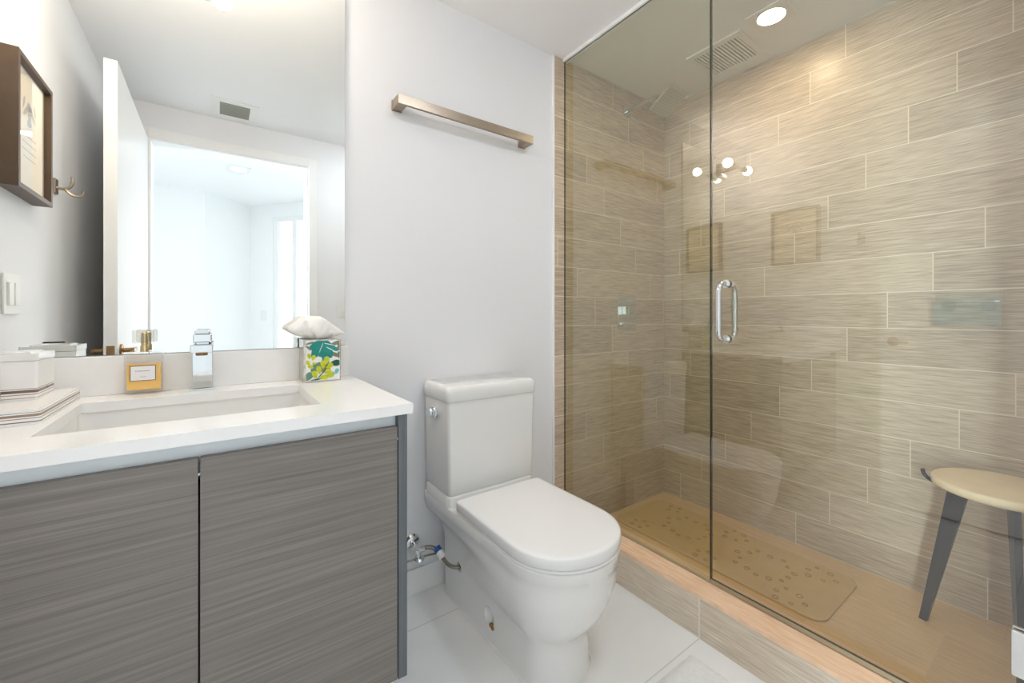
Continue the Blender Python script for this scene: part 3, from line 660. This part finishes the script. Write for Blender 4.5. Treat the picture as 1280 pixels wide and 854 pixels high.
# ------------------------------------------------------------------ shower glass
def glass_sheet(b, y0, y1, z0, z1):
    box(b, XG-0.005, XG+0.005, y0, y1, z0, z1)
    b.normal_update()
    for f in b.faces: f.material_index = 0 if abs(f.normal.x) > 0.5 else 1
gp = thing('shower_glass_panel', 'fixed green-tinted shower glass panel next to the toilet wall', 'glass panel', (XG, 1.17, ZC))
part('pane', gp, [M['glass_fixed'], M['glass_edge']], lambda b: glass_sheet(b, 0.7865, Y-0.0125, ZC+0.002, H-0.012))
part('ceiling_channel', gp, M['trim'], lambda b: (box(b, XG-0.014, XG-0.0055, YE+0.001, Y-0.013, H-0.016, H-0.0005), box(b, XG+0.0055, XG+0.014, YE+0.001, Y-0.013, H-0.016, H-0.0005), box(b, XG-0.0055, XG+0.0055, YE+0.001, Y-0.013, H-0.010, H-0.0005)), label='white channel at the ceiling')
part('floor_seal', gp, M['seal'], lambda b: box(b, XG-0.007, XG+0.007, 0.7865, Y-0.0125, ZC+0.0003, ZC+0.003))
gd = thing('shower_glass_door', 'hinged glass shower door with chrome loop handle', 'glass door', (XG, 0.4, ZC))
part('pane', gd, [M['glass'], M['glass_edge']], lambda b: glass_sheet(b, 0.008, 0.7825, ZC+0.014, H-0.03))
part('bottom_seal', gd, M['seal'], lambda b: (box(b, XG-0.008, XG-0.0055, 0.008, 0.7825, ZC+0.003, ZC+0.015), box(b, XG+0.0055, XG+0.008, 0.008, 0.7825, ZC+0.003, ZC+0.015), box(b, XG-0.0055, XG+0.0055, 0.008, 0.7825, ZC+0.003, ZC+0.013)), label='clear seal strip')
def pull(b):
    hy, z0, z1 = 0.728, 1.018, 1.208
    for s in (-1, 1):
        x0 = XG+s*0.0055; x1 = XG+s*0.055; r = 0.03; pts = [(x0, hy, z1)]
        for k in range(9):
            a = PI/2*k/8; pts.append((x1-s*r+s*r*math.sin(a), hy, z1-r+r*math.cos(a)))
        for k in range(9):
            a = PI/2*k/8; pts.append((x1-s*r+s*r*math.cos(a), hy, z0+r-r*math.sin(a)))
        pts.append((x0, hy, z0))
        tube(b, pts, 0.0095, 18)
    for z in (z0, z1):
        for s in (-1, 1): lathe(b, sorted([(0.014, XG+s*0.0055), (0.014, XG+s*0.011)], key=lambda q: q[1]), (0, hy, z), 'x', 22)
part('handle', gd, M['chrome'], pull, True, label='chrome D-shaped handle on both sides')
for z0 in (0.312, 2.0):
    hg = part('hinge', gd, M['chrome'], lambda b: (box(b, XG-0.014, XG-0.0055, 0.010, 0.102, z0, z0+0.1, 0.002), box(b, XG+0.0055, XG+0.014, 0.010, 0.102, z0, z0+0.1, 0.002), box(b, XG-0.03, XG+0.03, YE+0.0005, 0.005, z0, z0+0.1, 0.001)), label='square chrome wall hinge')
    part('screw', hg, M['nickel'], lambda b: lathe(b, [(0.006, XG-0.016), (0.006, XG-0.014)], (0, 0.06, z0+0.05), 'x', 12), True)

# ------------------------------------------------------------------ shower fittings
shd = thing('rainfall_shower', 'square tilted rain shower head on a wall arm', 'shower head', (1.905, Y-0.012, 2.258))
part('flange', shd, M['chrome'], lambda b: box(b, 1.875, 1.930, Y-0.020, Y-0.0122, 2.232, 2.287, 0.001))
hc = Vector((1.905, 1.275, 2.207)); ay = Vector((0, -0.122, 0.071)).normalized(); nz = Vector((0, ay.z, -ay.y))
part('arm', shd, M['chrome'], lambda b: tube(b, [(1.902, Y-0.018, 2.260), (1.902, 1.36, 2.262), (1.903, 1.315, 2.255), hc+nz*0.02], 0.011), True)
part('head', shd, M['satin'], lambda b: (obb(b, hc, (1, 0, 0), ay, nz, 0.075, 0.072, 0.006, 0.002), obb(b, hc+nz*0.013, (1, 0, 0), ay, nz, 0.02, 0.02, 0.008, 0.002)))
def nozz(b):
    for i in range(9):
        for j in range(9):
            obb(b, hc-nz*0.0065+Vector((1, 0, 0))*(i-4)*0.015+ay*(j-4)*0.0145, (1, 0, 0), ay, nz, 0.002, 0.002, 0.0012)
part('spray_face', shd, M['grey_slat'], nozz)
va = thing('shower_valve', 'square chrome shower valve plate with knob below the shower head', 'shower valve', (1.91, Y-0.012, 1.115))
part('plate', va, M['chrome'], lambda b: box(b, 1.828, 1.985, Y-0.018, Y-0.0122, 1.020, 1.212, 0.002))
part('knob', va, M['chrome'], lambda b: (box(b, 1.862, 1.908, Y-0.065, Y-0.018, 1.102, 1.150, 0.003), box(b, 1.908, 1.955, Y-0.058, Y-0.045, 1.106, 1.116, 0.002)))
part('diverter', va, M['chrome'], lambda b: lathe(b, [(0.008, Y-0.04), (0.010, Y-0.036), (0.010, Y-0.018)], (1.862, 0, 1.052), 'y', 16), True)
# clear soap tray on the far wall
st = thing('soap_tray', 'clear plastic soap tray stuck to the tiled wall above the stool', 'soap dish', (XS, 0.267, 1.06))
part('basket', st, M['clear'], lambda b: (box(b, XS-0.005, XS-0.001, 0.178, 0.350, 1.062, 1.186, 0.001), box(b, XS-0.07, XS-0.005, 0.178, 0.350, 1.062, 1.066), box(b, XS-0.074, XS-0.070, 0.178, 0.350, 1.062, 1.150, 0.001), box(b, XS-0.070, XS-0.005, 0.346, 0.350, 1.066, 1.150), box(b, XS-0.070, XS-0.005, 0.178, 0.182, 1.066, 1.150)))
for yy in (0.215, 0.315):
    part('suction_cup', st, M['clear'], lambda b: lathe(b, [(0.018, XS-0.012), (0.02, XS-0.008), (0.021, XS-0.0055)], (0, yy, 1.135), 'x', 20), True)
# bath mat with suction cups
def matm(b):
    o = rrect(1.740, 2.150, 0.550, 1.500, 0.055, 8); i_ = rrect(1.746, 2.144, 0.556, 1.494, 0.052, 8)
    loft(b, [[(x, y, 0.001) for x, y in o], [(x, y, 0.008) for x, y in o], [(x, y, 0.011) for x, y in i_]], smooth=False)
def ring_(b, x, y, q):
    rs = []
    for r_, z_ in ((q*0.72, 0.0109), (q*0.78, 0.0128), (q*1.05, 0.0128), (q*1.1, 0.0109)):
        rs.append([(x+r_*math.cos(2*PI*k/14), y+r_*math.sin(2*PI*k/14), z_) for k in range(14)])
    loft(b, rs, cap=False)
def cups(b):
    for cx_, cy_, r in ((1.96, 1.20, 0.105), (1.94, 0.83, 0.105), (1.80, 1.37, 0.04), (2.08, 1.02, 0.05), (1.80, 0.68, 0.05), (2.06, 0.66, 0.05), (2.09, 1.36, 0.035), (1.80, 1.02, 0.04)):
        n = max(4, int(2*PI*r/0.045))
        for k in range(n):
            a = 2*PI*k/n+r*31; rr_ = r*(1+0.12*math.sin(3*k+r*90))
            x, y = cx_+rr_*math.cos(a)*0.95, cy_+rr_*math.sin(a); q = 0.0095+0.002*math.sin(k*2.1)
            ring_(b, x, y, q)
mt = thing('shower_mat', 'tan vinyl bath mat with rounded corners on the shower floor', 'bath mat', (1.947, 1.01, 0))
part('sheet', mt, M['mat'], matm)
part('raised_rings', mt, M['mat_ring'], cups, True)['kind'] = 'stuff'
# stool
sx, sy, sz = 2.046, 0.1665, 0.555
stool = thing('shower_stool', 'small round stool with pale seat and black splayed legs in the shower', 'stool', (sx, sy, 0))
part('seat', stool, M['stool_wood'], lambda b: lathe(b, [(0.150, sz-0.029), (0.1585, sz-0.025), (0.1605, sz-0.018), (0.1605, sz-0.006), (0.157, sz-0.001), (0.152, sz)], (sx, sy, 0), 'z', 72), True, 50)
part('seat_plate', stool, M['stool_leg'], lambda b: lathe(b, [(0.07, sz-0.037), (0.075, sz-0.0355), (0.075, sz-0.0295), (0.07, sz-0.0292)], (sx, sy, 0), 'z', 40), True)
for k, deg in enumerate((79, 199, 319)):
    a = math.radians(deg); dr = Vector((math.cos(a), math.sin(a), 0)); tg = Vector((-dr.y, dr.x, 0)); C0 = Vector((sx, sy, 0))
    out = 0.190 if k == 0 else 0.158
    def leg(b):
        top = C0+dr*0.094+Vector((0, 0, sz-0.030)); bot = C0+dr*out
        rings = []
        for t in (0, 0.25, 0.5, 0.75, 1.0):
            p = top.lerp(bot, t); w = 0.008; e = 0.026*(1-t)+0.0105*t
            rings.append([p+tg*w+dr*e, p-tg*w+dr*e, p-tg*w-dr*e, p+tg*w-dr*e])
        loft(b, rings, smooth=False)
    lg = part('leg', stool, M['stool_leg'], leg)
    def hook(b):
        pts = [C0+dr*r_+Vector((0, 0, sz+z_)) for r_, z_ in ((0.06, -0.040), (0.145, -0.046), (0.165, -0.046), (0.180, -0.038), (0.189, -0.026), (0.193, -0.012))]
        tube(b, pts, 0.006, 10)
    if k != 1: part('hook', lg, M['stool_leg'], hook, True)
# ceiling downlight and fan grille in the shower
dl = thing('shower_downlight', 'glowing recessed downlight with square trim over the shower', 'ceiling light', (1.942, 0.80, H))
def sq_trim(b, cx, cy, o, r, z=H, t=0.006):
    n = 48; outer = []; inner = []
    for k in range(n):
        a = 2*PI*k/n+PI/4/6*0; c_, s_ = math.cos(a), math.sin(a); m_ = max(abs(c_), abs(s_))
        outer.append((cx+o*c_/m_, cy+o*s_/m_)); inner.append((cx+r*c_, cy+r*s_))
    loft(b, [[(x, y, z-0.0003) for x, y in outer], [(x, y, z-t) for x, y in outer], [(x, y, z-t) for x, y in inner], [(x, y, z-0.0003) for x, y in inner]], cap=False, smooth=False)
part('trim', dl, M['white_plastic'], lambda b: sq_trim(b, 1.942, 0.80, 0.075, 0.052))
part('lens', dl, M['downlight'], lambda b: lathe(b, [(0.0515, H-0.0004), (0.0515, H-0.004), (0.045, H-0.0055)], (1.942, 0.80, 0), 'z', 40), label='glowing lens')
fg = thing('exhaust_fan_grille', 'white square exhaust fan grille in the shower ceiling', 'vent', (2.055, 1.05, H))
part('frame', fg, M['white_plastic'], lambda b: (box(b, 1.915, 1.945, 0.92, 1.18, H-0.010, H-0.0005), box(b, 2.165, 2.195, 0.92, 1.18, H-0.010, H-0.0005), box(b, 1.945, 2.165, 0.92, 0.945, H-0.010, H-0.0005), box(b, 1.945, 2.165, 1.155, 1.18, H-0.010, H-0.0005)))
part('backing', fg, M['dark_gap'], lambda b: box(b, 1.945, 2.165, 0.945, 1.155, H-0.002, H-0.0005))
def slats(b):
    for k in range(14): box(b, 1.945, 2.165, 0.948+k*0.015, 0.9565+k*0.015, H-0.009, H-0.0025)
part('slats', fg, M['white_plastic'], slats)

# ------------------------------------------------------------------ things met in the mirror and the glass, plus an added fill lamp
vl = thing('vanity_light', 'two-bulb vanity light with glowing bare bulbs above the mirror', 'wall light', (-0.125, Y-0.006, 2.11))
part('back_plate', vl, M['chrome'], lambda b: box(b, -0.180, -0.070, Y-0.026, Y-0.0065, 2.09, 2.19, 0.003))
part('arm', vl, M['chrome'], lambda b: (tube(b, [(-0.125, Y-0.026, 2.14), (-0.125, 1.44, 2.14)], 0.012), tube(b, [(-0.215, 1.44, 2.14), (-0.035, 1.44, 2.14)], 0.008)), True)
for s in (-1, 1):
    cx = -0.125+s*0.105
    part('socket', vl, M['chrome'], lambda b: lathe(b, sorted([(0.014, cx-s*0.030), (0.020, cx-s*0.022), (0.020, cx+s*0.004)], key=lambda q: q[1]), (0, 1.44, 2.14), 'x', 24), True)
    part('bulb', vl, M['bulb'], lambda b: bmesh.ops.create_uvsphere(b, u_segments=24, v_segments=16, radius=0.030, matrix=Matrix.Translation((cx+s*0.035, 1.44, 2.14))), True, label='glowing frosted bulb')
pic = thing('framed_picture', 'dark brown framed print hanging on the left wall', 'picture', (XL, 1.215, 1.65))
fy0, fy1, fz0, fz1, ft = 1.068, 1.362, 1.462, 1.850, 0.045
def frm(b):
    w = 0.014
    box(b, XL+0.0005, XL+ft, fy0, fy0+w, fz0, fz1); box(b, XL+0.0005, XL+ft, fy1-w, fy1, fz0, fz1); box(b, XL+0.0005, XL+ft, fy0+w, fy1-w, fz0, fz0+w); box(b, XL+0.0005, XL+ft, fy0+w, fy1-w, fz1-w, fz1)
part('frame', pic, M['frame'], frm)
part('mat_board', pic, M['mat_board'], lambda b: box(b, XL+0.0008, XL+0.028, fy0+0.014, fy1-0.014, fz0+0.014, fz1-0.014))
def prn(b):
    x = XL+0.0282
    box(b, x, x+0.0006, fy0+0.024, fy1-0.024, fz0+0.024, fz1-0.024, mi=0)
    cy_ = 1.215
    for dy, dz, l, w, a in ((0, 0, 0.03, 0.013, 90), (-0.03, 0.008, 0.025, 0.008, 40), (0.03, 0.008, 0.025, 0.008, 140), (-0.045, 0.03, 0.02, 0.006, 70), (0.045, 0.03, 0.02, 0.006, 110), (0, 0.028, 0.02, 0.012, 0), (0, -0.022, 0.018, 0.01, 0)):
        prism(b, leafp(cy_+dy, 1.705+dz, l, w, math.radians(a)), x+0.0006, x+0.0010, 1, 'yz')
    for k, wd in enumerate((0.055, 0.06, 0.06, 0.05)): box(b, x+0.0006, x+0.0010, cy_-wd, cy_+wd, 1.640-k*0.022, 1.643-k*0.022, mi=1)
part('print', pic, [M['paper'], M['ink']], prn, label='cream print with a small grey drawing')
part('glazing', pic, M['picture_glass'], lambda b: box(b, XL+0.033, XL+0.035, fy0+0.014, fy1-0.014, fz0+0.014, fz1-0.014))
hk = thing('wall_hook', 'brushed nickel double robe hook on the left wall beside the picture', 'hook', (XL, 0.85, 1.585))
part('plate', hk, M['nickel'], lambda b: box(b, XL+0.0003, XL+0.008, 0.832, 0.868, 1.555, 1.610, 0.002))
part('prong', hk, M['nickel'], lambda b: tube(b, bez([(XL+0.006, 0.85, 1.578), (XL+0.04, 0.85, 1.57), (XL+0.052, 0.85, 1.59), (XL+0.048, 0.85, 1.625)]), 0.0055, 10), True)
part('prong', hk, M['nickel'], lambda b: tube(b, bez([(XL+0.03, 0.85, 1.576), (XL+0.045, 0.85, 1.545), (XL+0.08, 0.85, 1.545), (XL+0.078, 0.85, 1.575)]), 0.0055, 10), True)
def plate(name, label, c, ax, w, h, gang):
    t = thing(name, label, 'light switch', c)
    c = Vector(c); ax = Vector(ax); tg = Vector((-ax.y, ax.x, 0)); up = Vector((0, 0, 1))
    part('plate', t, M['white_plastic'], lambda b: obb(b, c+ax*0.0035, ax, tg, up, 0.003, w/2, h/2, 0.0015))
    for k in range(gang):
        o_ = (k-(gang-1)/2)*0.046
        part('rocker', t, M['white_plastic'], lambda b: obb(b, c+ax*0.009+tg*o_, ax, tg, up, 0.003, 0.016, 0.033, 0.001))
plate('light_switch', 'white double light switch plate on the left wall below the picture', (XL, 1.26, 1.162), (1, 0, 0), 0.115, 0.118, 2)
plate('light_switch', 'white switch plate on the wall right of the doorway', (0.775, YO, 1.15), (0, 1, 0), 0.075, 0.118, 1)
plate('light_switch', 'white switch plate on the bright hall wall beyond the doorway', (0.445, -2.526, 1.10), (-0.765, 0.644, 0), 0.075, 0.118, 1)
cv = thing('ceiling_vent', 'small white ceiling air vent with grey louvres above the doorway', 'vent', (0.093, -0.03, H))
part('frame', cv, M['white_plastic'], lambda b: (box(b, -0.035, 0.015, -0.16, 0.105, H-0.005, H-0.0005), box(b, 0.170, 0.22, -0.16, 0.105, H-0.005, H-0.0005), box(b, 0.015, 0.170, 0.060, 0.105, H-0.005, H-0.0005), box(b, 0.015, 0.170, -0.16, -0.115, H-0.005, H-0.0005)))
part('backing', cv, M['dark_gap'], lambda b: box(b, 0.015, 0.170, -0.115, 0.060, H-0.002, H-0.0005))
def louv(b):
    for k in range(7): obb(b, (0.0925, -0.100+k*0.024, H-0.008), (1, 0, 0), (0, 1, 0.8), (0, -0.8, 1), 0.0775, 0.008, 0.0008)
part('louvres', cv, M['grey_slat'], louv)
hl = thing('hall_downlight', 'glowing recessed downlight in the bright hall ceiling', 'ceiling light', (0.155, -1.27, H))
part('trim', hl, M['white_plastic'], lambda b: sq_trim(b, 0.155, -1.27, 0.09, 0.06))
part('lens', hl, M['hall_light'], lambda b: lathe(b, [(0.0595, H-0.0004), (0.0595, H-0.004), (0.05, H-0.0055)], (0.155, -1.27, 0), 'z', 40), label='glowing lens')
cl = thing('added_fill_lamp', 'added out-of-view fill light shaped as a round flush ceiling dome', 'ceiling light', (0.95, 0.34, H))  # unseen lamp added only to brighten the bathroom, kept clear of mirror and glass
part('base_ring', cl, M['nickel'], lambda b: lathe(b, [(0.165, H-0.030), (0.172, H-0.028), (0.172, H-0.0005)], (0.95, 0.34, 0), 'z', 48), True)
part('dome', cl, M['fill_dome'], lambda b: lathe(b, [(0.001, H-0.075), (0.06, H-0.072), (0.11, H-0.060), (0.145, H-0.042), (0.160, H-0.026)], (0.95, 0.34, 0), 'z', 48), True, label='glowing dome of the added fill light')
# ------------------------------------------------------------------ rug
def rugm(b):
    n, m_ = 60, 60; x0, x1, y0_, y1_ = 0.70, 1.248, 0.05, 0.753; V = {}
    for i in range(n+1):
        for j in range(m_+1):
            e = min(i, n-i, j, m_-j)
            z = 0.003 if e == 0 else 0.014+random.uniform(-0.002, 0.002)-(0.004 if e == 1 else 0)
            V[i, j] = b.verts.new((x0+(x1-x0)*i/n+random.uniform(-0.0012, 0.0012), y0_+(y1_-y0_)*j/m_+random.uniform(-0.0012, 0.0012), z))
    for i in range(n):
        for j in range(m_): b.faces.new((V[i, j], V[i+1, j], V[i+1, j+1], V[i, j+1]))
    lo = [b.verts.new((x, y, 0.0005)) for x, y in ((x0, y0_), (x1, y0_), (x1, y1_), (x0, y1_))]; b.faces.new(lo)
bm = new(); rugm(bm)
single('bath_rug', bm, M['rug'], (0.97, 0.4, 0), 'white fluffy bath rug on the floor in front of the shower curb', 'rug', True, 80)
